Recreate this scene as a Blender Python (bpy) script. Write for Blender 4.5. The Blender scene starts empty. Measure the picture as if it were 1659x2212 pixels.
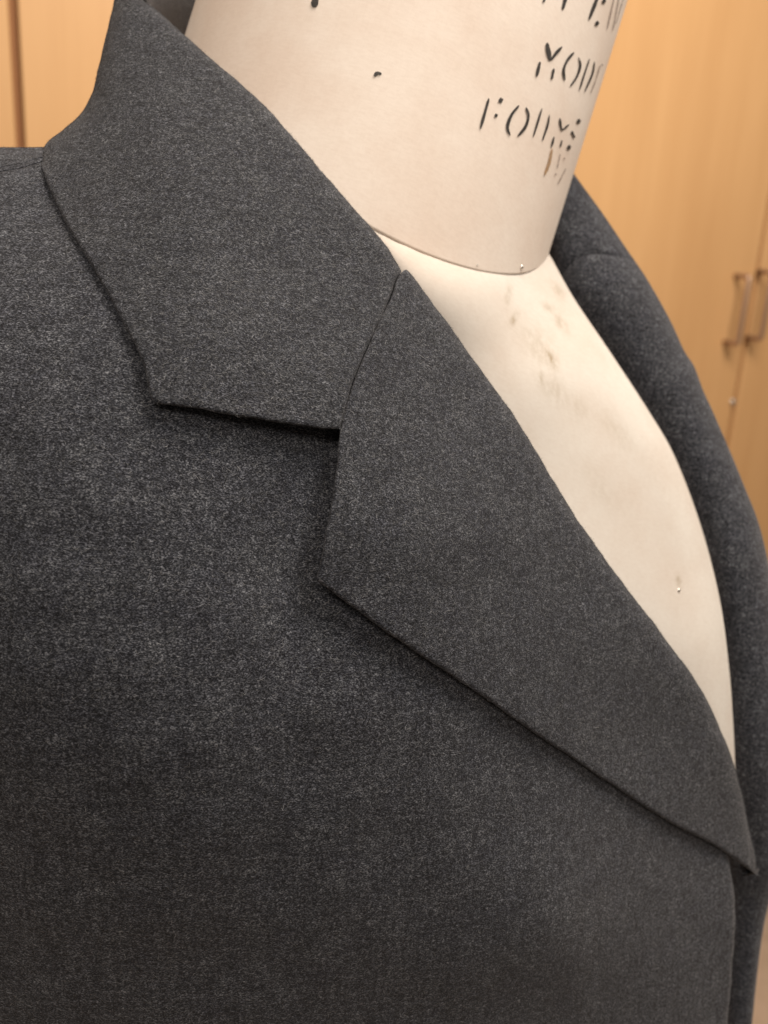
import bpy, math, random
import numpy as np
from mathutils import Vector, Matrix
from mathutils.geometry import delaunay_2d_cdt

random.seed(4); rng = np.random.default_rng(4)
scene = bpy.context.scene
COL = scene.collection

# ------------------------------------------------------------------ camera
W, H = 1659.0, 2212.0            # working pixel frame of the study copy
FPX = 1820.0                     # focal length in those pixels
S = 0.88                         # overall size of the dress form
CAM = Vector((0.0, 0.0, 1.47))
pitch, roll = math.radians(16), math.radians(3.5)
fwd = Vector((0, math.cos(pitch), -math.sin(pitch)))
r0 = Vector((1, 0, 0)); u0 = r0.cross(fwd)
right = math.cos(roll) * r0 + math.sin(roll) * u0
up = -math.sin(roll) * r0 + math.cos(roll) * u0
cam = bpy.data.cameras.new('camera'); cam_o = bpy.data.objects.new('camera', cam)
COL.objects.link(cam_o)
M3 = Matrix((right, up, -fwd)).transposed()
cam_o.matrix_world = Matrix.Translation(CAM) @ M3.to_4x4()
cam.sensor_fit = 'HORIZONTAL'; cam.sensor_width = 24; cam.lens = 24 * FPX / W
cam.clip_start = 0.01; cam.clip_end = 50
cam.dof.use_dof = True; cam.dof.focus_distance = 0.198; cam.dof.aperture_fstop = 12.5
scene.camera = cam_o
scene.render.resolution_x = 768; scene.render.resolution_y = 1024

# ------------------------------------------------------------------ light
world = bpy.data.worlds.new('World'); scene.world = world; world.use_nodes = True
bg = world.node_tree.nodes['Background']
bg.inputs[0].default_value = (1.0, 0.86, 0.72, 1); bg.inputs[1].default_value = 0.13

def area(name, loc, target, size, power, col, sy=None):
    l = bpy.data.lights.new(name, 'AREA'); l.energy = power; l.color = col
    l.shape = 'RECTANGLE'; l.size = size; l.size_y = sy or size
    o = bpy.data.objects.new(name, l); COL.objects.link(o)
    o.location = loc
    o.rotation_euler = (Vector(target) - Vector(loc)).to_track_quat('-Z', 'Y').to_euler()
    return o
area('ceiling_lamp_key', (0.62, 0.08, 2.45), (0.03, 0.25, 1.40), 0.40, 7.4, (1.0, 0.95, 0.89), 0.40)
area('ceiling_lamp_room', (-0.15, -0.80, 2.35), (0.0, 0.3, 1.35), 0.55, 10.0, (1.0, 0.875, 0.755), 0.55)
area('cabinet_fill_light', (0.45, 0.36, 2.6), (0.45, 1.5, 0.75), 1.0, 28, (1.0, 0.865, 0.73), 0.5)  # unseen fill light, added to brighten the cabinet doors

vs = scene.view_settings
vs.view_transform = 'Standard'; vs.look = 'None'; vs.gamma = 1.0; vs.exposure = 0.0
vs.use_curve_mapping = False
scene.render.engine = 'CYCLES'

# ------------------------------------------------------------------ helpers
def ray(px, py):
    return fwd + right * ((px - W / 2) / FPX) - up * ((py - H / 2) / FPX)
def at(px, py, d):
    return CAM + ray(px, py) * (d * S)
FW, RT, UP, CV = (np.array(v) for v in (fwd, right, up, CAM))
def at_np(p, d):
    p = np.asarray(p, float); d = np.asarray(d, float) * S
    r = FW[None] + RT[None] * ((p[:, :1] - W / 2) / FPX) - UP[None] * ((p[:, 1:2] - H / 2) / FPX)
    return CV[None] + r * d[:, None]
def tag(o, label=None, cat=None, group=None, kind=None):
    if label: o['label'] = label
    if cat: o['category'] = cat
    if group: o['group'] = group
    if kind: o['kind'] = kind
    return o
def empty(name, loc):
    o = bpy.data.objects.new(name, None); COL.objects.link(o); o.location = loc
    o.empty_display_size = 0.02
    return o
PARENTS = []
def mesh_obj(name, verts, faces, mat, parent=None, smooth=True):
    me = bpy.data.meshes.new(name)
    me.from_pydata([tuple(v) for v in verts], [], [tuple(int(i) for i in f) for f in faces])
    me.validate(); me.update()
    if smooth: me.polygons.foreach_set('use_smooth', [True] * len(me.polygons))
    me.materials.append(mat)
    o = bpy.data.objects.new(name, me); COL.objects.link(o)
    if parent:
        PARENTS.append((o, parent))
    return o
def finish_parents():
    bpy.context.view_layer.update()
    for o, p in PARENTS:
        o.parent = p; o.matrix_parent_inverse = p.matrix_world.inverted()
        bpy.context.view_layer.update() if p.parent is None and False else None
def catmull(pts, n):
    """resample a polyline of any dimension smoothly, n samples evenly by length"""
    P = np.asarray(pts, float)
    if len(P) == 2:
        t = np.linspace(0, 1, n)[:, None]; return P[0] * (1 - t) + P[1] * t
    Q = np.vstack([2 * P[0] - P[1], P, 2 * P[-1] - P[-2]])
    out = []
    for i in range(1, len(Q) - 2):
        p0, p1, p2, p3 = Q[i - 1:i + 3]
        for t in np.linspace(0, 1, 24, endpoint=False):
            out.append(.5 * (2 * p1 + (p2 - p0) * t + (2 * p0 - 5 * p1 + 4 * p2 - p3) * t * t + (3 * p1 - p0 - 3 * p2 + p3) * t ** 3))
    out.append(P[-1]); out = np.array(out)
    L = np.concatenate([[0], np.cumsum(np.linalg.norm(np.diff(out[:, :2], axis=0), axis=1))])
    s = np.linspace(0, L[-1], n)
    return np.stack([np.interp(s, L, out[:, k]) for k in range(out.shape[1])], 1)
def curve(pts, step=6.0):
    P = np.asarray(pts, float)
    L = np.linalg.norm(np.diff(P[:, :2], axis=0), axis=1).sum()
    return catmull(P, max(3, int(L / step) + 1))
class TPS:
    """smooth depth of a real surface through known points"""
    def __init__(s, pts, lam=1e-4):
        P = np.array(pts, float); s.c = P[:, :2] / 1000.0; n = len(P)
        A = np.zeros((n + 3, n + 3)); A[:n, :n] = s.k(s.c, s.c) + lam * np.eye(n)
        A[:n, n] = 1; A[:n, n + 1:] = s.c; A[n, :n] = 1; A[n + 1:, :n] = s.c.T
        s.w = np.linalg.solve(A, np.concatenate([P[:, 2], [0, 0, 0]]))
    def k(s, a, b):
        r2 = ((a[:, None] - b[None]) ** 2).sum(-1)
        return np.where(r2 > 1e-12, .5 * r2 * np.log(np.maximum(r2, 1e-12)), 0)
    def __call__(s, p):
        p = np.atleast_2d(np.asarray(p, float))[:, :2] / 1000.0
        return s.k(p, s.c) @ s.w[:-3] + s.w[-3] + p @ s.w[-2:]
def dist_poly(p, poly):
    """distance of points p to an open polyline"""
    p = np.asarray(p, float); a = poly[:-1, :2]; b = poly[1:, :2]; ab = b - a
    out = np.full(len(p), 1e9)
    for i in range(0, len(p), 2000):
        q = p[i:i + 2000, None]
        t = np.clip(((q - a) * ab).sum(-1) / np.maximum((ab ** 2).sum(-1), 1e-9), 0, 1)
        out[i:i + 2000] = np.sqrt(((q - a - ab * t[..., None]) ** 2).sum(-1)).min(1)
    return out
def inside(p, poly):
    x, y = p[:, 0], p[:, 1]; c = np.zeros(len(p), bool); n = len(poly); j = n - 1
    for i in range(n):
        xi, yi = poly[i]; xj, yj = poly[j]
        if yi != yj:
            c ^= ((yi > y) != (yj > y)) & (x < (xj - xi) * (y - yi) / (yj - yi) + xi)
        j = i
    return c
SURF = {}
_ph = rng.uniform(0, 6.28, (40, 2)); _k = rng.normal(0, 1, (40, 2)); _k /= np.linalg.norm(_k, axis=1)[:, None]; _k *= 2 * np.pi / rng.uniform(170, 520, 40)[:, None]
def undul(P):
    return np.sin(P[:, :2] @ _k.T + _ph[:, 0]).sum(1) / 6.3
def wobble(c, amp):
    n = len(c)
    if amp <= 0 or n < 8: return c
    s_ = np.arange(n) * 6.0; w_ = sum(np.sin(s_ / L_ * 6.283 + rng.uniform(0, 6.28)) * a_ for L_, a_ in ((37, .25), (61, .4), (110, .6), (190, .7)))
    t_ = np.gradient(c[:, :2], axis=0); t_ /= np.maximum(np.linalg.norm(t_, axis=1)[:, None], 1e-9)
    f_ = np.minimum(1, np.minimum(np.arange(n), np.arange(n)[::-1]) / 4.0)
    c = c.copy(); c[:, :2] += np.stack([-t_[:, 1], t_[:, 0]], 1) * (w_ * f_ * amp)[:, None]; return c
def sheet(name, sides, depth, mat, parent, step=12.0, grooves=(), back=True, wob=0.0):
    """A piece of cloth cut along 'sides' = [(polyline, roll radius px)], lying on depth(p);
    its edges turn over with the given radius and run back behind the piece."""
    polys = []
    for pts, r in sides:
        polys.append((wobble(curve(pts), 0.8 if (wob and r > 6) else 0), r))
    loop = []; rad = []
    for c, r in polys:
        for q in c[:-1]:
            loop.append(q[:2]); rad.append(r)
    loop = np.array(loop); rad = np.array(rad, float); n = len(loop)
    area2 = np.sum(loop[:, 0] * np.roll(loop[:, 1], -1) - np.roll(loop[:, 0], -1) * loop[:, 1])
    tang = np.roll(loop, -1, 0) - np.roll(loop, 1, 0)
    tang /= np.maximum(np.linalg.norm(tang, axis=1)[:, None], 1e-9)
    nin = np.stack([-tang[:, 1], tang[:, 0]], 1) * (1 if area2 > 0 else -1)
    closed = np.vstack([loop, loop[:1]])
    pts = []
    for fr in (.06, .18, .38, .65, 1.0):
        off = rad * fr
        q = loop + nin * off[:, None]
        ok = inside(q, loop) & (dist_poly(q, closed) > off * .93) & (off > .25)
        pts.append(q[ok])
    for g, gw, gd in grooves:
        gc = curve(g, 4)
        t = np.gradient(gc, axis=0); t /= np.linalg.norm(t, axis=1)[:, None]; nn = np.stack([-t[:, 1], t[:, 0]], 1)
        for k in (-1.6, -.8, -.35, 0, .35, .8, 1.6):
            q = gc + nn * gw * k
            ok = inside(q, loop) & (dist_poly(q, closed) > 2); pts.append(q[ok])
    lo, hi = loop.min(0), loop.max(0)
    gx, gy = np.meshgrid(np.arange(lo[0], hi[0], step), np.arange(lo[1], hi[1], step * .87))
    gx[1::2] += step / 2
    g = np.stack([gx.ravel(), gy.ravel()], 1) + rng.normal(0, step * .06, (gx.size, 2))
    rmax = max(r for _, r in polys)
    g = g[inside(g, loop)]
    dd = dist_poly(g, closed); g = g[dd > step * .4]
    pts = [q for q in pts if len(q)]
    if len(pts):
        allp = np.vstack(pts)
        keep = np.ones(len(g), bool)
        for i in range(0, len(g), 1500):
            d2 = ((g[i:i + 1500, None] - allp[None]) ** 2).sum(-1).min(1); keep[i:i + 1500] = d2 > (step * .3) ** 2
        g = g[keep]; inner = np.vstack([allp, g])
    else:
        inner = g
    V = [Vector((float(a), float(b))) for a, b in np.vstack([loop, inner])]
    res = delaunay_2d_cdt(V, [], [list(range(n))], 1, 1e-4)
    P = np.array([tuple(v) for v in res[0]]); F = [list(f) for f in res[2]]
    # depth with turned edges
    d = depth(P) + wob * undul(P)
    add = np.zeros(len(P))
    for c, r in polys:
        if r <= 0: continue
        s = np.clip(dist_poly(P, c) / r, 0, 1)
        rm = r * d / FPX
        add = np.maximum(add, rm * (1 - np.sqrt(np.maximum(0, 1 - (1 - s) ** 2))))
    for gc, gw, gd in grooves:
        s = dist_poly(P, curve(gc, 4)); add += gd / S * np.exp(-(s / gw) ** 2)
    d = d + add
    V3 = at_np(P, d)
    verts = list(V3); faces = F
    if back:
        orig = {}
        for i, lst in enumerate(res[3]):
            for k in lst:
                if k < n: orig[k] = i
        ring = [orig.get(k) for k in range(n)]
        if all(r is not None for r in ring):
            prev = ring
            d0 = d[ring]
            rm = np.maximum(rad, 8) * d0 / FPX
            rr = np.maximum(rad, 8)
            for ph in (25, 50, 75, 90, 110):
                a = math.radians(ph)
                q = loop + nin * (np.minimum(rr * (1 - math.cos(a)), 60))[:, None]
                dn = d0 + rm * math.sin(a)
                base = len(verts)
                verts += list(at_np(q, dn))
                cur = list(range(base, base + n))
                for k in range(n):
                    k2 = (k + 1) % n
                    faces.append((prev[k], prev[k2], cur[k2], cur[k]))
                prev = cur
    # orient towards the camera
    v = np.array(verts); f0 = faces[0]
    nrm = np.cross(v[f0[1]] - v[f0[0]], v[f0[2]] - v[f0[0]])
    if np.dot(nrm, v[f0[0]] - CV) > 0:
        nf = len(F); faces = [list(reversed(f)) for f in faces[:]]
    o = mesh_obj(name, verts, faces, mat, parent)
    SURF[o.name] = (o, V3, [f for f in res[2]])
    return o

# ------------------------------------------------------------------ materials
def nt(name):
    m = bpy.data.materials.new(name); m.use_nodes = True
    t = m.node_tree; b = t.nodes['Principled BSDF']
    return m, t, b
def N(t, kind, **kw):
    n = t.nodes.new(kind)
    for k, v in kw.items():
        if k.startswith('i_'):
            n.inputs[k[2:].replace('_', ' ')].default_value = v
        else: setattr(n, k, v)
    return n
def ramp(t, fac, stops):
    n = t.nodes.new('ShaderNodeValToRGB'); e = n.color_ramp.elements
    while len(e) < len(stops): e.new(.5)
    for el, (p, c) in zip(e, stops):
        el.position = p; el.color = (*c, 1) if len(c) == 3 else c
    t.links.new(fac, n.inputs[0]); return n.outputs[0]
def mix(t, fac, a, b, mode='MIX'):
    n = t.nodes.new('ShaderNodeMix'); n.data_type = 'RGBA'; n.blend_type = mode
    for sock, v in ((0, fac), (6, a), (7, b)):
        if hasattr(v, 'links'): t.links.new(v, n.inputs[sock])
        else: n.inputs[sock].default_value = v if sock == 0 else (*v, 1)
    return n.outputs[2]
def coords(t, scale, rot=(0, 0, 0), kind='Object'):
    tc = N(t, 'ShaderNodeTexCoord'); mp = N(t, 'ShaderNodeMapping')
    mp.inputs['Scale'].default_value = scale; mp.inputs['Rotation'].default_value = rot
    t.links.new(tc.outputs[kind], mp.inputs[0]); return mp.outputs[0]
def noise(t, vec, scale, detail=2, rough=.5):
    n = N(t, 'ShaderNodeTexNoise'); n.inputs['Scale'].default_value = scale
    n.inputs['Detail'].default_value = detail; n.inputs['Roughness'].default_value = rough
    t.links.new(vec, n.inputs[0]); return n.outputs[0]

def wool_material(name, tint=1.0):
    m, t, b = nt(name)
    v = coords(t, (.55, .9, 1.0), (0, math.radians(-12), 0))
    fine = noise(t, v, 3600, 2, .6)
    mid = noise(t, v, 1300, 2, .6)
    big = noise(t, coords(t, (1, 1, 1)), 130, 3, .6)
    c1 = ramp(t, fine, [(.34, (.0040, .0046, .0068)), (.50, (.0228, .0254, .0322)), (.66, (.120, .127, .144))])
    c2 = ramp(t, mid, [(.34, (.56, .57, .60)), (.50, (.95, .95, .97)), (.66, (1.48, 1.47, 1.45))])
    c = mix(t, 1.0, c1, c2, 'MULTIPLY')
    c3 = ramp(t, big, [(.3, (.82, .82, .86)), (.7, (1.18, 1.17, 1.13))])
    c = mix(t, 1.0, c, c3, 'MULTIPLY')
    for sc in ((.10, .3, 1.0), (1.0, .6, .08)):
        th = noise(t, coords(t, sc, (0, math.radians(-9), 0)), 1000, 2, .5)
        c = mix(t, 1.0, c, ramp(t, th, [(.35, (.80, .80, .81)), (.65, (1.2, 1.2, 1.19))]), 'MULTIPLY')
    t.links.new(c, b.inputs['Base Color'])
    b.inputs['Roughness'].default_value = .95
    b.inputs['Specular IOR Level'].default_value = .15
    b.inputs['Sheen Weight'].default_value = .12
    b.inputs['Sheen Roughness'].default_value = .55
    b.inputs['Sheen Tint'].default_value = (1, .95, .92, 1)
    bp = N(t, 'ShaderNodeBump'); bp.inputs['Strength'].default_value = .55; bp.inputs['Distance'].default_value = .00035
    ad = N(t, 'ShaderNodeMath', operation='ADD'); t.links.new(fine, ad.inputs[0]); t.links.new(mid, ad.inputs[1])
    t.links.new(ad.outputs[0], bp.inputs['Height']); t.links.new(bp.outputs[0], b.inputs['Normal'])
    return m
M_WOOL = wool_material('charcoal_wool')
def fibre_material():
    m, t, b = nt('wool_fibre')
    g = N(t, 'ShaderNodeObjectInfo')
    at_ = N(t, 'ShaderNodeAttribute', attribute_name='shade')
    c = ramp(t, at_.outputs['Fac'], [(0, (.006, .0066, .009)), (.5, (.045, .048, .054)), (1, (.36, .365, .375))])
    t.links.new(c, b.inputs['Base Color']); b.inputs['Roughness'].default_value = .8
    return m
M_FIB = fibre_material()

def canvas_material(name, base, dirt):
    m, t, b = nt(name)
    tc = N(t, 'ShaderNodeTexCoord')
    axu = (at(905, 0, .335) - at(737, 540, .335)).normalized(); ex = (right - axu * right.dot(axu)).normalized(); ey = axu.cross(ex)
    def weave(kx, kz):
        cb = N(t, 'ShaderNodeCombineXYZ')
        for i_, (ax_, k_) in enumerate(((ex, kx), (ey, kx), (axu, kz))):
            dp = N(t, 'ShaderNodeVectorMath', operation='DOT_PRODUCT'); t.links.new(tc.outputs['Object'], dp.inputs[0]); dp.inputs[1].default_value = tuple(ax_ * k_)
            t.links.new(dp.outputs['Value'], cb.inputs[i_])
        return cb.outputs[0]
    w1 = noise(t, weave(.34, 1), 1500, 3, .6)
    w2 = noise(t, weave(1, .15), 2600, 2, .6)
    blot = noise(t, coords(t, (1, 1, 1)), 28, 4, .6)
    c = ramp(t, blot, [(.32, tuple(x * y for x, y in zip(base, (.91, .86, .83)))), (.62, base)])
    g = mix(t, .30, w1, w2)
    c = mix(t, 1.0, c, ramp(t, g, [(.36, (.96, .95, .94)), (.6, (1.015, 1.015, 1.015))]), 'MULTIPLY')
    st = N(t, 'ShaderNodeAttribute', attribute_name='stain')
    sn = noise(t, coords(t, (1, .6, .5)), 520, 4, .65)
    mu = N(t, 'ShaderNodeMath', operation='MULTIPLY'); t.links.new(st.outputs['Fac'], mu.inputs[0])
    t.links.new(ramp(t, sn, [(.36, (.25, .25, .25)), (.58, (1, 1, 1))]), mu.inputs[1])
    c = mix(t, mu.outputs[0], c, dirt)
    t.links.new(c, b.inputs['Base Color'])
    b.inputs['Roughness'].default_value = .85; b.inputs['Specular IOR Level'].default_value = .2
    bp = N(t, 'ShaderNodeBump'); bp.inputs['Strength'].default_value = .12; bp.inputs['Distance'].default_value = .00012
    t.links.new(g, bp.inputs['Height']); t.links.new(bp.outputs[0], b.inputs['Normal'])
    return m
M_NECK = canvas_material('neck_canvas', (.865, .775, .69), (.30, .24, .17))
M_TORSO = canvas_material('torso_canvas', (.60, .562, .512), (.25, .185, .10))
def ink_material(name, col, lo, hi):
    m, t, b = nt(name)
    n = noise(t, coords(t, (1, 1, 1)), 1500, 3, .6)
    t.links.new(ramp(t, n, [(.35, col), (.75, tuple(c * 2.2 + .02 for c in col))]), b.inputs['Base Color'])
    b.inputs['Roughness'].default_value = .7
    n2 = noise(t, coords(t, (1, 1, 1)), 900, 3, .6)
    t.links.new(ramp(t, n2, [(.28, (lo,) * 3), (.5, (hi,) * 3)]), b.inputs['Alpha'])
    return m
M_INK = ink_material('stencil_ink', (.016, .013, .011), .75, 1.0)
M_INKF = ink_material('worn_stencil_ink', (.16, .12, .10), .10, .6)
M_DRIP = ink_material('brown_ink_run', (.28, .17, .08), .25, .85)
def wood_material(name, off):
    m, t, b = nt(name)
    v = coords(t, (1, 1, .07), kind='Object')
    n1 = noise(t, v, 26, 4, .55); n2 = noise(t, coords(t, (1, 1, .03)), 260, 3, .6)
    n3 = noise(t, coords(t, (1, 1, .4)), 5, 2, .5)
    c = ramp(t, n1, [(.3, (.605, .360, .166)), (.7, (.655, .402, .192))])
    c = mix(t, .15, c, ramp(t, n2, [(.35, (.58, .32, .14)), (.65, (.71, .43, .20))]))
    c = mix(t, 1.0, c, ramp(t, n3, [(.3, (.94, .92, .9)), (.7, (1.04, 1.05, 1.06))]), 'MULTIPLY')
    t.links.new(c, b.inputs['Base Color']); b.inputs['Roughness'].default_value = .42
    b.inputs['Specular IOR Level'].default_value = .4
    return m
M_WOOD = wood_material('maple_veneer', 0)
m, t, b = nt('cabinet_edge'); b.inputs['Base Color'].default_value = (.27, .12, .042, 1); b.inputs['Roughness'].default_value = .7; M_EDGE = m
m, t, b = nt('satin_nickel'); b.inputs['Base Color'].default_value = (.45, .31, .23, 1); b.inputs['Metallic'].default_value = .7; b.inputs['Roughness'].default_value = .38; M_STEEL = m
m, t, b = nt('bright_pin_steel'); b.inputs['Base Color'].default_value = (.7, .67, .62, 1); b.inputs['Metallic'].default_value = 1; b.inputs['Roughness'].default_value = .42; M_PIN = m
m, t, b = nt('pale_floor')
t.links.new(ramp(t, noise(t, coords(t, (1, 1, 1)), 14, 5, .6), [(.3, (.60, .46, .34)), (.7, (.72, .57, .44))]), b.inputs['Base Color'])
b.inputs['Roughness'].default_value = .5; M_FLOOR = m

# ------------------------------------------------------------------ floor and cabinets
me_floor = mesh_obj('floor', [(-4, -3, 0), (4, -3, 0), (4, 4, 0), (-4, 4, 0)], [(0, 1, 2, 3)], M_FLOOR, smooth=False)
tag(me_floor, kind='structure')

PSI = math.radians(25)
wn = Vector((math.sin(PSI), -math.cos(PSI), 0)); wt = Vector((math.cos(PSI), math.sin(PSI), 0))
WP = Vector((0.0, 1.32, 0))
def wall_hit(px, py, out=0.0):
    r = ray(px, py); p0 = WP + wn * out
    k = (p0 - CAM).dot(wn) / r.dot(wn); p = CAM + r * k
    return (p - WP).dot(wt), p.z
def wp(u, z, o): return WP + wt * u + wn * o + Vector((0, 0, z))
def box_pts(u0_, u1_, z0, z1, o0, o1, bev=.0015):
    # bevelled front edges
    v = [wp(u0_, z0, o0), wp(u1_, z0, o0), wp(u1_, z1, o0), wp(u0_, z1, o0),
         wp(u0_, z0, o1 - bev), wp(u1_, z0, o1 - bev), wp(u1_, z1, o1 - bev), wp(u0_, z1, o1 - bev),
         wp(u0_ + bev, z0 + bev, o1), wp(u1_ - bev, z0 + bev, o1), wp(u1_ - bev, z1 - bev, o1), wp(u0_ + bev, z1 - bev, o1)]
    f = [(3, 2, 1, 0), (0, 1, 5, 4), (1, 2, 6, 5), (2, 3, 7, 6), (3, 0, 4, 7), (4, 5, 9, 8), (5, 6, 10, 9), (6, 7, 11, 10), (7, 4, 8, 11), (8, 9, 10, 11)]
    return v, f
uL = wall_hit(35, 160)[0]; uR = wall_hit(1604, 680)[0]; uM = .5 * (uL + uR)
dw = uM - uL
cab = empty('wooden_cabinet', wp(uM, 0, 0))
tag(cab, 'tall honey maple cabinet with flat doors behind the dress form', 'cabinet')
v, f = box_pts(uL - 2 * dw - .02, uR + 3 * dw + .02, 0.09, 2.35, -.45, .009)
mesh_obj('carcass', v, f, M_EDGE, cab, False)
v, f = box_pts(uL - 2 * dw, uR + 3 * dw, 0.0, 0.088, -.42, -.06)
mesh_obj('plinth', v, f, M_EDGE, cab, False)
gap = .0052
doors = []
for k, (a, b_) in enumerate(((uL - dw, uL), (uL, uM), (uM, uR), (uR, uR + dw), (uR + dw, uR + 2 * dw), (uR + 2 * dw, uR + 3 * dw), (uL - 2 * dw, uL - dw))):
    v, f = box_pts(a + gap, b_ - gap, .10, 2.34, .0095, .019)
    doors.append(mesh_obj('door', v, f, M_WOOD, cab, False))
def tube(path, r, seg=10):
    path = [Vector(p) for p in path]; vs_, fs = [], []
    for i, p in enumerate(path):
        d = (path[min(i + 1, len(path) - 1)] - path[max(i - 1, 0)]).normalized()
        a = d.orthogonal().normalized() if i == 0 else (a - d * a.dot(d)).normalized()
        bb = d.cross(a)
        for k in range(seg):
            th = 2 * math.pi * k / seg; vs_.append(p + (a * math.cos(th) + bb * math.sin(th)) * r)
    for i in range(len(path) - 1):
        for k in range(seg):
            k2 = (k + 1) % seg; fs.append((i * seg + k, i * seg + k2, (i + 1) * seg + k2, (i + 1) * seg + k))
    fs.append(tuple(reversed(range(seg)))); fs.append(tuple(range((len(path) - 1) * seg, len(path) * seg)))
    return vs_, fs
def handle(du, z0, z1, door):
    u = uR + du; pr = .052; rr = .006
    path = [wp(u, z1, .0185)] + [wp(u, z1, pr - rr)]
    for a in (30, 60, 90): path.append(wp(u, z1 - rr * (1 - math.cos(math.radians(a))), pr - rr + rr * math.sin(math.radians(a))))
    for a in (0, 30, 60, 90): path.append(wp(u, z0 + rr * (1 - math.sin(math.radians(a))), pr - rr + rr * math.cos(math.radians(a))))
    path.append(wp(u, z0, .0185))
    v, f = tube(path, .0046); h = mesh_obj('handle', v, f, M_STEEL, door); return h
zt = wall_hit(1590, 596, .019)[1]; zb = wall_hit(1564, 739, .019)[1]
handle(wall_hit(1588, 596, .019)[0] - uR, zb, zt, doors[2])
zt2 = wall_hit(1640, 587, .019)[1]; zb2 = wall_hit(1613, 729, .019)[1]
handle(wall_hit(1613, 729, .019)[0] - uR, zb2, zt2, doors[3])
lu, lz = wall_hit(1582, 868, .019)
prof = [(0, .0065), (.003, .0065), (.0045, .005), (.005, .002)]
v, f = [], []
for o_, r_ in prof:
    for k in range(14):
        th = 2 * math.pi * k / 14; v.append(wp(lu + r_ * math.cos(th), lz + r_ * math.sin(th), .0185 + o_))
for i in range(len(prof) - 1):
    for k in range(14):
        k2 = (k + 1) % 14; f.append((i * 14 + k, i * 14 + k2, (i + 1) * 14 + k2, (i + 1) * 14 + k))
f.append(tuple(range(42, 56)))
mesh_obj('lock', v, f, M_PIN, doors[3])

# ------------------------------------------------------------------ dress form
form = empty('dress_form', at(760, 900, .36) - Vector((0, 0, .0)))
tag(form, 'cream canvas dress form with stencilled neck wearing the charcoal jacket', 'dress form')
D_N = .335
A0 = at(737, 540, D_N); A1 = at(905, 0, D_N); AX = (A1 - A0).normalized()
R_N = D_N * S * math.sin(math.atan(441 / FPX))
e1 = (-fwd + AX * fwd.dot(AX)).normalized(); e2 = AX.cross(e1)     # e1 towards the camera
if e2.dot(right) < 0: e2 = -e2
def neck_hit(px, py, extra=0.0):
    r = ray(px, py); o = CAM - A0
    rp = r - AX * r.dot(AX); op = o - AX * o.dot(AX); R = R_N + extra
    a = rp.dot(rp); b_ = 2 * rp.dot(op); c = op.dot(op) - R * R
    disc = b_ * b_ - 4 * a * c
    k = (-b_ - math.sqrt(max(disc, 0))) / (2 * a)
    p = CAM + r * k
    q = p - A0
    return p, math.atan2(q.dot(e2), q.dot(e1)), q.dot(AX), k / S
base_px = [(835, 510), (880, 531), (930, 553), (985, 572), (1030, 584), (1080, 592), (1125, 594), (1150, 585)]
fit = [neck_hit(x, y)[1:3] for x, y in base_px]
A = np.array([[1, math.cos(a), math.sin(a)] for a, _ in fit]); B = np.array([t_ for _, t_ in fit])
cf = np.linalg.solve(A.T @ A + 1e-6 * np.eye(3), A.T @ B)
print('neck base fit', cf, 'R', R_N, [round(float(x), 4) for x in (A @ cf - B)])
nth, ntt = 160, 46
v, f = [], []
TOPT = .16
for i in range(ntt + 3):
    for k in range(nth):
        th = 2 * math.pi * k / nth
        tb = cf[0] + cf[1] * math.cos(th) + cf[2] * math.sin(th)
        if i == 0: tt, rr = tb + .0005, R_N - .004
        elif i == 1: tt, rr = tb, R_N - .0003
        elif i == 2: tt, rr = tb + .0004, R_N
        elif i == 3: tt, rr = tb + .0007, R_N
        elif i == 4: tt, rr = tb + .0012, R_N
        else:
            s_ = (i - 4) / (ntt - 2); tt = tb + .0012 + (TOPT - tb) * s_; rr = R_N
        v.append(A0 + AX * tt + (e1 * math.cos(th) + e2 * math.sin(th)) * rr)
for i in range(ntt + 2):
    for k in range(nth):
        k2 = (k + 1) % nth; f.append((i * nth + k, i * nth + k2, (i + 1) * nth + k2, (i + 1) * nth + k))
f.append(tuple(range((ntt + 2) * nth, (ntt + 3) * nth)))
neck = mesh_obj('neck', v, f, M_NECK, form)

# stencilled lettering
def z1(x, y): return 948.8 + x * .4281, y * .4281
def stroke_mesh(strokes):
    v, f = [], []
    for pts, w in strokes:
        pts = [z1(*p) for p in pts]; hw = w * .4281 / 2
        c = catmull(pts, 14)
        t_ = np.gradient(c, axis=0); t_ /= np.maximum(np.linalg.norm(t_, axis=1)[:, None], 1e-9); nn = np.stack([-t_[:, 1], t_[:, 0]], 1)
        prof = np.sqrt(np.clip(1 - np.abs(np.linspace(-1, 1, 14)) ** 5, 0.12, 1)) * (1 + .12 * np.sin(np.linspace(0, 9, 14) + w))
        b0 = len(v)
        for i in range(14):
            for s_ in (-1, 0, 1):
                q = c[i] + nn[i] * hw * s_ * prof[i]
                v.append(neck_hit(q[0], q[1], .00022)[0])
        for i in range(13):
            for j in range(2):
                a = b0 + i * 3 + j; f.append((a, a + 1, a + 4, a + 3))
    return v, f
def dot(x, y, r): return ([(x - r * .7, y - r * .35), (x + r * .7, y + r * .35)], r * 1.9)
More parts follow.
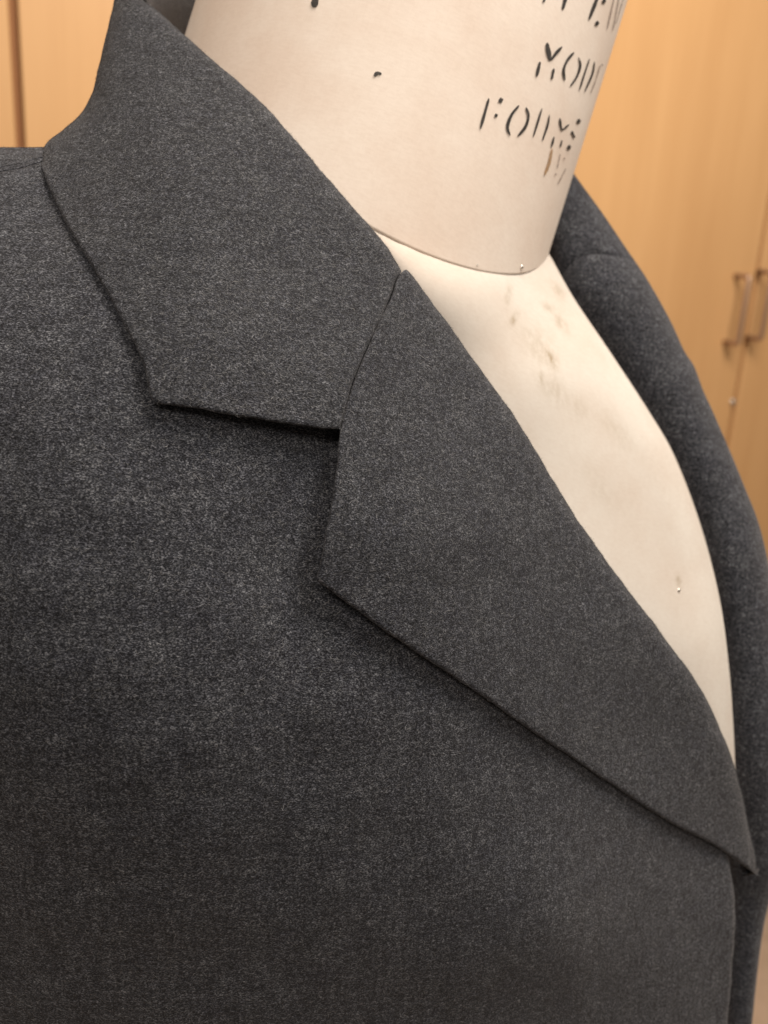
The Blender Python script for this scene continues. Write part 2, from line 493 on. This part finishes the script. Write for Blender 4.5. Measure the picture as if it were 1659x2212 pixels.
letters = [
    ([([(540, -30), (527, 10)], 12)], M_INK),
    ([([(647, -40), (624, 46)], 17)], M_INK),
    ([([(806, -30), (757, 98)], 16), dot(832, 6, 12)], M_INK),
    ([dot(797, 118, 12)], M_INK),
    ([([(886, -20), (848, 148)], 8), ([(910, -20), (876, 155)], 7)], M_INKF),
    ([([(930, -10), (893, 120)], 5)], M_INKF),
    ([([(544, 216), (552, 262), (561, 306)], 22), ([(566, 302), (590, 268), (620, 236)], 15), ([(509, 312), (492, 386)], 15), ([(579, 345), (568, 400)], 12)], M_INK),
    ([([(681, 264), (650, 300), (629, 350), (634, 406)], 13), ([(704, 290), (713, 330), (696, 385), (662, 436)], 11)], M_INK),
    ([([(760, 296), (735, 370), (708, 456)], 8), ([(784, 312), (775, 370), (735, 463)], 9)], M_INK),
    ([([(812, 330), (792, 400), (765, 470)], 7), dot(822, 328, 6)], M_INKF),
    ([([(251, 496), (208, 650)], 14), dot(311, 506, 13), dot(287, 583, 10)], M_INK),
    ([([(403, 532), (365, 580), (345, 640), (358, 684)], 15), ([(438, 542), (451, 585), (435, 640), (396, 688)], 14)], M_INK),
    ([([(519, 547), (476, 688)], 10), ([(556, 580), (548, 630), (522, 708)], 10)], M_INK),
    ([([(609, 596), (613, 630), (619, 658)], 11), ([(620, 658), (656, 628)], 9), ([(580, 690), (567, 742)], 10), ([(620, 708), (612, 742)], 8)], M_INK),
    ([dot(704, 612, 12), ([(668, 662), (684, 696)], 12), dot(655, 744, 12)], M_INK),
]
for st, mt in letters:
    v, f = stroke_mesh(st); mesh_obj('stencil_letter', v, f, mt, neck)
v, f = stroke_mesh([([(570, 748), (556, 820), (532, 884)], 15)]); mesh_obj('ink_run', v, f, M_DRIP, neck)
v, f = stroke_mesh([([(612, 775), (596, 850)], 6), dot(588, 880, 6), ([(640, 850), (598, 930)], 7), dot(632, 800, 6)]); mesh_obj('ink_run', v, f, M_INKF, neck)
def inv(x, y): return (x - 948.8) / .4281, y / .4281
v, f = stroke_mesh([([inv(685, -12), inv(677, 15)], 33)]); mesh_obj('stencil_letter', v, f, M_INK, neck)
v, f = stroke_mesh([([inv(808, 164), inv(815, 158), inv(824, 160)], 17)]); mesh_obj('ink_spot', v, f, M_INK, neck)

# torso
tor_ctrl = []
for x, y in base_px:
    tor_ctrl.append((x, y, neck_hit(x, y)[3] + .0004))
for x, y in ((800, 494), (770, 478)):
    tor_ctrl.append((x, y, neck_hit(x, y)[3] + .0002))
tor_ctrl += [(1182, 545, .318), (900, 470, .29), (1050, 500, .30), (660, 440, .272), (600, 480, .272), (790, 560, .262),
             (900, 800, .266), (1100, 1000, .274), (1200, 800, .287), (1300, 1000, .293), (1050, 760, .272), (1400, 1200, .301), (1500, 1400, .309),
             (1300, 1300, .285), (1570, 1600, .318), (1580, 1850, .322), (1400, 1500, .297), (1330, 860, .305), (1250, 680, .312), (1450, 1020, .316), (1530, 1220, .321)]
tor_depth = TPS(tor_ctrl, 2e-4)
tr = [(1150, 500), (1182, 540), (1238, 640), (1320, 762), (1400, 884), (1458, 985), (1516, 1140), (1556, 1300), (1576, 1450), (1584, 1560), (1588, 1640), (1590, 1720), (1570, 1790)]
torso = sheet('torso', [(tr, 62), ([(1570, 1790), (1440, 1740)], 0), ([(1440, 1740), (1150, 1480), (880, 1050), (720, 720), (640, 480)], 0),
                        ([(640, 480), (900, 470), (1150, 500)], 0)], tor_depth, M_TORSO, form, step=8)
def stain(o, blobs):
    me = o.data; n = len(me.vertices); co = np.empty(n * 3); me.vertices.foreach_get('co', co); co = co.reshape(-1, 3)
    rel = co - CV; d = rel @ FW; px = (rel @ RT) / d * FPX + W / 2; py = -(rel @ UP) / d * FPX + H / 2
    s_ = np.zeros(n)
    for x, y, rx, ry, ang, a in blobs:
        c, s2 = math.cos(math.radians(ang)), math.sin(math.radians(ang))
        X = (px - x) * c + (py - y) * s2; Y = -(px - x) * s2 + (py - y) * c
        s_ = np.maximum(s_, a * np.exp(-((X / rx) ** 2 + (Y / ry) ** 2)))
    at_ = me.attributes.new('stain', 'FLOAT', 'POINT'); at_.data.foreach_set('value', s_)
stain(torso, [(1098, 635, 24, 6, 95, .55), (1110, 690, 16, 6, -65, .75), (1140, 725, 22, 14, 60, .3), (1165, 750, 55, 28, 55, .32), (1190, 775, 26, 9, 60, .8),
              (1205, 625, 22, 8, 55, .5), (1185, 665, 16, 6, 40, .55), (1212, 695, 30, 8, 60, .5), (1215, 705, 20, 7, 40, .5), (1170, 820, 20, 8, 80, .45), (1195, 840, 50, 22, 50, .28), (1250, 880, 40, 22, 60, .2),
              (1465, 1255, 12, 4, 85, .8), (1330, 930, 60, 20, 50, .2), (1300, 1060, 60, 25, 55, .12)])
# small pins
def pin(name, p, nrm, r, parent):
    nrm = nrm.normalized(); a = nrm.orthogonal().normalized(); b_ = nrm.cross(a); v, f = [], []
    for i in range(5):
        ph = math.pi / 2 * i / 4
        for k in range(12):
            th = 2 * math.pi * k / 12; v.append(p + (a * math.cos(th) + b_ * math.sin(th)) * r * math.cos(ph) + nrm * r * .7 * math.sin(ph))
    for i in range(4):
        for k in range(12):
            k2 = (k + 1) % 12; f.append((i * 12 + k, i * 12 + k2, (i + 1) * 12 + k2, (i + 1) * 12 + k))
    return mesh_obj(name, v, f, M_PIN, parent)
p, th, _, _ = neck_hit(1127, 577); pin('pin', p, e1 * math.cos(th) + e2 * math.sin(th), .00075, form)
pin('pin', at(1466, 1275, float(tor_depth((1466, 1275))[0])), -fwd + right * .5, .0007, form)
p, th, _, _ = neck_hit(1031, 573); pin('pin', p, e1 * math.cos(th) + e2 * math.sin(th), .0003, form)

# ------------------------------------------------------------------ jacket
jac = empty('suit_jacket', at(800, 1500, .30))
tag(jac, 'charcoal grey wool jacket with notched lapel on the dress form', 'jacket')

# traced seams and edges, each on its own depth
LAP_EDGE = [(682, 1252, .2150), (780, 1325, .2190), (900, 1410, .2250), (1000, 1475, .2320), (1150, 1580, .2465), (1300, 1680, .2630), (1420, 1760, .2780), (1540, 1825, .2960), (1600, 1865, .3060), (1638, 1893, .3130)]
LAP_SIDE = [(735, 928, .2220), (728, 1000, .2195), (712, 1110, .2165), (693, 1205, .2150), (682, 1252, .2150)]
GORGE = [(868, 588, .2500), (857, 603, .2480), (841, 648, .2432), (808, 719, .2362), (782, 777, .2312), (759, 838, .2266), (745, 887, .2238), (735, 928, .2220)]
ROLL_L = [(868, 588, .2500), (882, 586, .2515), (930, 648, .2530), (1000, 745, .2545), (1060, 828, .2565), (1130, 928, .2585), (1190, 1030, .2610), (1240, 1110, .2635), (1300, 1198, .2675), (1375, 1298, .2730), (1440, 1384, .2790), (1500, 1466, .2860), (1545, 1550, .2925), (1575, 1622, .2975), (1600, 1705, .3030), (1622, 1805, .3085), (1638, 1893, .3130)]
COL_BOT = [(735, 928, .2220), (650, 920, .2185), (540, 903, .2145), (430, 884, .2105), (335, 871, .2085)]
COL_OUT = [(335, 871, .2085), (322, 850, .2090), (306, 775, .2118), (262, 690, .2165), (205, 585, .2235), (150, 497, .2310), (110, 415, .2395), (86, 347, .2470)]
COL_BACK = [(86, 347, .2470), (100, 310, .2520), (140, 278, .2545), (172, 247, .2565), (200, 198, .2600), (214, 140, .2640), (226, 90, .2680), (246, 0, .2770), (258, -55, .2850)]
ROLL_C = [(258, -55, .2850), (280, -35, .2800), (309, 0, .2740), (345, 28, .2700), (402, 80, .2650), (480, 147, .2600), (590, 247, .2560), (700, 375, .2530), (790, 480, .2510), (838, 535, .2500), (868, 588, .2500)]

lap_depth = TPS(LAP_EDGE + LAP_SIDE + GORGE + ROLL_L[1:-1] + [(1000, 1150, .2355), (900, 900, .2370), (850, 1150, .2230), (1200, 1350, .2525), (1400, 1600, .2760)], 3e-4)
col_depth = TPS(GORGE + COL_BOT + COL_OUT + COL_BACK[:-1] + ROLL_C[1:-1] + [(500, 700, .2200), (350, 350, .2390), (550, 450, .2395), (250, 200, .2560), (650, 650, .2330)], 3e-4)

def xy(c): return [p[:2] for p in c]
lapel = sheet('lapel', [(xy(ROLL_L), 26), (xy(LAP_EDGE)[::-1], 10), (xy(LAP_SIDE)[::-1], 10), ([(x + .8, y + .3) for x, y in xy(GORGE)][::-1], 13)], lap_depth, M_WOOL, jac, step=11, wob=.00035)
collar = sheet('collar', [([(x - .8, y - .3) for x, y in xy(GORGE)], 10), (xy(COL_BOT), 10), (xy(COL_OUT), 10), (xy(COL_BACK), 46), (xy(ROLL_C), 26)], col_depth, M_WOOL, jac, step=11, wob=.00035)

GA = [(x - 34, y - 8) for x, y, _ in GORGE[1:]]; GB = [(x + 34, y + 8) for x, y, _ in GORGE[1:]]; GA.insert(0, (846, 586)); GB.insert(0, (867, 592))
sheet('seam_allowance', [(GA, 0), ([GA[-1], GB[-1]], 0), (GB[::-1], 0), ([GB[0], GA[0]], 0)], lambda P: col_depth(P) * .5 + lap_depth(P) * .5 + .0036, M_WOOL, jac, step=12, back=False)
# front panel and shoulder
g = lambda pts, k: [(x, y, d + k) for x, y, d in pts]
pan_ctrl = []
for (x, y, d), k in zip(LAP_EDGE[:-2], (.0072, .0052, .0046, .0042, .004, .004, .004, .0045)): pan_ctrl.append((x, y, d + k))
for (x, y, d), k in zip(LAP_SIDE[:-1], (.0082, .0092, .0090, .0080)): pan_ctrl.append((x, y, d + k))
for (x, y, d), k in zip(COL_BOT[1:], (.0068, .0054, .0046, .0040)): pan_ctrl.append((x, y, d + k))
for (x, y, d), k in zip(COL_OUT[1:], (.0040, .0032, .0026, .0024, .0024, .0026, .003)): pan_ctrl.append((x, y, d + k))
pan_ctrl += [(1575, 1870, .3045), (1590, 1960, .3065), (1582, 2100, .3085), (1570, 2212, .310), (1560, 2450, .314),
             (0, 2212, .236), (800, 2212, .2465), (1200, 2212, .270), (400, 1500, .2065), (0, 1500, .2035), (0, 1100, .2035), (350, 1150, .2065), (800, 1700, .2265), (1200, 2000, .2565),
             (0, 700, .2155), (0, 372, .2460), (-150, 390, .2430), (-150, 1100, .206), (-150, 2212, .240), (0, 318, .2560), (90, 318, .2560), (400, 1900, .2175), (0, 2500, .25), (800, 2500, .26), (300, 600, .224), (500, 750, .2245), (-420, 1100, .219), (-420, 400, .248), (-420, 2212, .252), (-420, 3000, .285), (700, 3000, .285), (1540, 3000, .325)]
pan_depth = TPS(pan_ctrl, 2e-4)
SH_SEAM = [(-420, 394), (-60, 380), (0, 371), (50, 362), (90, 350), (140, 345)]
FRONT_EDGE = [(1566, 1790), (1574, 1845), (1580, 1890), (1588, 1960), (1587, 2030), (1580, 2110), (1572, 2212), (1566, 2330), (1560, 2450), (1540, 3000)]
panel = sheet('front_panel', [(SH_SEAM, 4), ([(140, 345), (300, 500), (420, 680), (520, 820), (790, 880), (850, 1000), (800, 1220)], 0),
                              ([(800, 1220), (1000, 1380), (1300, 1580), (1566, 1790)], 0), (FRONT_EDGE, 9), ([(1540, 3000), (700, 3000), (-420, 3000)], 0), ([(-420, 3000), (-420, 394)], 40)],
              pan_depth, M_WOOL, jac, step=15, wob=.00045)
back_p = sheet('back_panel', [([(-420, 326), (-60, 321), (0, 318), (60, 318), (140, 316)], 34), ([(140, 316), (140, 345)], 0), (SH_SEAM[::-1], 4), ([(-420, 394), (-420, 326)], 0)],
               pan_depth, M_WOOL, jac, step=9)

# far side collar, lapel and front, rolled along the other side of the opening
rows = [(1130, 320, 1205, 325, .352, .362), (1150, 420, 1252, 392, .350, .358), (1160, 500, 1300, 458, .346, .355), (1180, 600, 1352, 535, .343, .352), (1215, 680, 1398, 603, .341, .350),
        (1290, 790, 1447, 690, .341, .350), (1340, 870, 1478, 757, .341, .350), (1362, 905, 1500, 792, .341, .350), (1385, 940, 1520, 845, .341, .350), (1430, 1010, 1545, 900, .341, .350), (1490, 1150, 1604, 1040, .341, .350),
        (1530, 1300, 1650, 1170, .340, .349), (1548, 1450, 1690, 1400, .339, .348), (1556, 1640, 1706, 1650, .342, .350), (1556, 1850, 1698, 1850, .350, .356), (1552, 2000, 1652, 1990, .356, .360), (1545, 2250, 1620, 2260, .358, .362), (1538, 2500, 1600, 2500, .360, .364), (1510, 3000, 1570, 3000, .372, .376)]
RW = np.array(rows, float)
RW[:, 4] += .013     # the inner side lies deep behind the chest
def far_strip(name, s0, s1, n, arc0=0, arc1=0):
    idx = np.arange(len(RW)); ss = np.linspace(s0, s1, n)
    dense = catmull(np.column_stack([RW[:, :2], RW[:, 2:], idx]), 900)
    dense_i = dense[:, 6]
    m_ = 30; v, f = [], []
    for j in range(n):
        endk = min(j, n - 1 - j); dip = .0012 * math.exp(-endk / 1.1)
        for i in range(m_ + 1):
            w_ = i / m_; th = math.pi * (0.0 + 1.12 * w_)
            x_ = .5 - .5 * math.cos(th)
            fr = j / (n - 1); wa = (arc0 * max(0, 1 - 6 * fr) + arc1 * fr) * math.sin(math.pi * min(1, x_)) ** .8
            lx, ly, rx, ry, dl, dr = (float(np.interp(ss[j] - wa, dense_i, dense[:, k])) for k in range(6))
            if th > math.pi: x_ = 1 - .5 * (1 - math.cos(th - math.pi)) * 3
            h = math.sin(th)
            width = math.hypot(rx - lx, ry - ly) * .34 / FPX
            d = dl * (1 - x_) + dr * x_ - (h if h > 0 else h * 2.0) * width * .42 + dip
            v.append(at(lx + (rx - lx) * x_, ly + (ry - ly) * x_, d))
    for j in range(n - 1):
        for i in range(m_):
            a = j * (m_ + 1) + i; f.append((a, a + 1, a + m_ + 2, a + m_ + 1))
    return mesh_obj(name, v, f, M_WOOL, jac)
tag(far_strip('collar', 0, 3.45, 40, 0, .62), 'far half of the collar, rolled beyond the neck')
tag(far_strip('lapel', 3.45, 18, 180, .62, 0), 'far lapel and front edge, seen edge-on')

# back of the collar behind the neck
T = catmull([(*at(318, -18, .296),), (*at(345, -22, .325),), (*at(420, -32, .375),), (*at(560, -40, .42),), (*at(760, -30, .445),), (*at(960, 60, .44),), (*at(1110, 210, .405),), (*at(1190, 318, .362),)], 60)
v, f = [], []
prof = [(0.0012, -.040), (.0006, -.03), (0, -.02), (-.0004, -.008), (0, -.003), (.0015, 0), (.004, -.0015), (.006, -.006), (.0085, -.02), (.012, -.045)]
ctr = np.array(A0 + AX * .06)
for i, q in enumerate(T):
    q = np.array(q); od = q - ctr; od[2] = 0; od /= np.linalg.norm(od)
    for o_, z_ in prof: v.append(q + od * o_ + np.array((0, 0, z_)))
L_ = len(prof)
for i in range(len(T) - 1):
    for k in range(L_ - 1):
        a = i * L_ + k; f.append((a, a + 1, a + L_ + 1, a + L_))
tag(mesh_obj('collar', v, f, M_WOOL, jac), 'back of the collar standing behind the neck')

# ------------------------------------------------------------------ wool nap: short loose fibres on the cloth
def nap(o, count, edge_bias=False):
    _, V3, tris = SURF[o.name]
    T_ = np.array([t_ for t_ in tris]); a, b_, c = V3[T_[:, 0]], V3[T_[:, 1]], V3[T_[:, 2]]
    cr = np.cross(b_ - a, c - a); ar = np.linalg.norm(cr, axis=1); nn = cr / np.maximum(ar[:, None], 1e-12)
    nn *= np.where(((a - CV) * nn).sum(1) > 0, -1, 1)[:, None]
    k = rng.choice(len(ar), count, p=ar / ar.sum())
    u_, v_ = rng.random(count), rng.random(count); sw = u_ + v_ > 1; u_[sw] = 1 - u_[sw]; v_[sw] = 1 - v_[sw]
    p = a[k] + (b_ - a)[k] * u_[:, None] + (c - a)[k] * v_[:, None]; n = nn[k]
    ang = rng.normal(.2, .8, count)
    t_ = RT[None] * np.cos(ang)[:, None] + UP[None] * np.sin(ang)[:, None]
    t_ -= n * (t_ * n).sum(1)[:, None]; t_ /= np.linalg.norm(t_, axis=1)[:, None]
    s_ = np.cross(n, t_)
    ln = rng.gamma(3, .00022, count)[:, None] + .0002; w_ = rng.uniform(.000012, .000035, count)[:, None]
    lift = np.abs(rng.normal(0, .00016, count))[:, None]; cv = rng.normal(0, .25, count)[:, None] * ln
    q0 = p + n * .00003; q1 = p + t_ * ln * .5 + s_ * cv + n * (lift + .00004); q2 = p + t_ * ln + n * lift * rng.uniform(.2, 2.0, (count, 1))
    V = np.stack([q0 - s_ * w_, q0 + s_ * w_, q1 - s_ * w_, q1 + s_ * w_, q2 - s_ * w_ * .3, q2 + s_ * w_ * .3], 1).reshape(-1, 3)
    i0 = np.arange(count) * 6
    F = np.stack([np.stack([i0, i0 + 1, i0 + 3, i0 + 2], 1), np.stack([i0 + 2, i0 + 3, i0 + 5, i0 + 4], 1)], 1).reshape(-1, 4)
    me = bpy.data.meshes.new('wool_nap')
    me.vertices.add(len(V)); me.vertices.foreach_set('co', V.ravel())
    me.loops.add(F.size); me.loops.foreach_set('vertex_index', F.ravel().astype(np.int32))
    me.polygons.add(len(F)); me.polygons.foreach_set('loop_start', np.arange(0, F.size, 4, dtype=np.int32))
    me.update(calc_edges=True); me.materials.append(M_FIB)
    at_ = me.attributes.new('shade', 'FLOAT', 'POINT'); at_.data.foreach_set('value', np.repeat(rng.beta(1.6, 2.6, count), 6))
    w = bpy.data.objects.new('wool_nap', me); COL.objects.link(w); w['kind'] = 'stuff'
    PARENTS.append((w, o))
nap(lapel, 60000); nap(collar, 60000); nap(panel, 220000); nap(back_p, 3000)

bpy.context.view_layer.update()
for o, p in PARENTS:
    if p.parent is None and p.type == 'EMPTY':
        o.parent = p; o.matrix_parent_inverse = p.matrix_world.inverted()
bpy.context.view_layer.update()
for o, p in PARENTS:
    if o.parent is None:
        o.parent = p; o.matrix_parent_inverse = p.matrix_world.inverted()
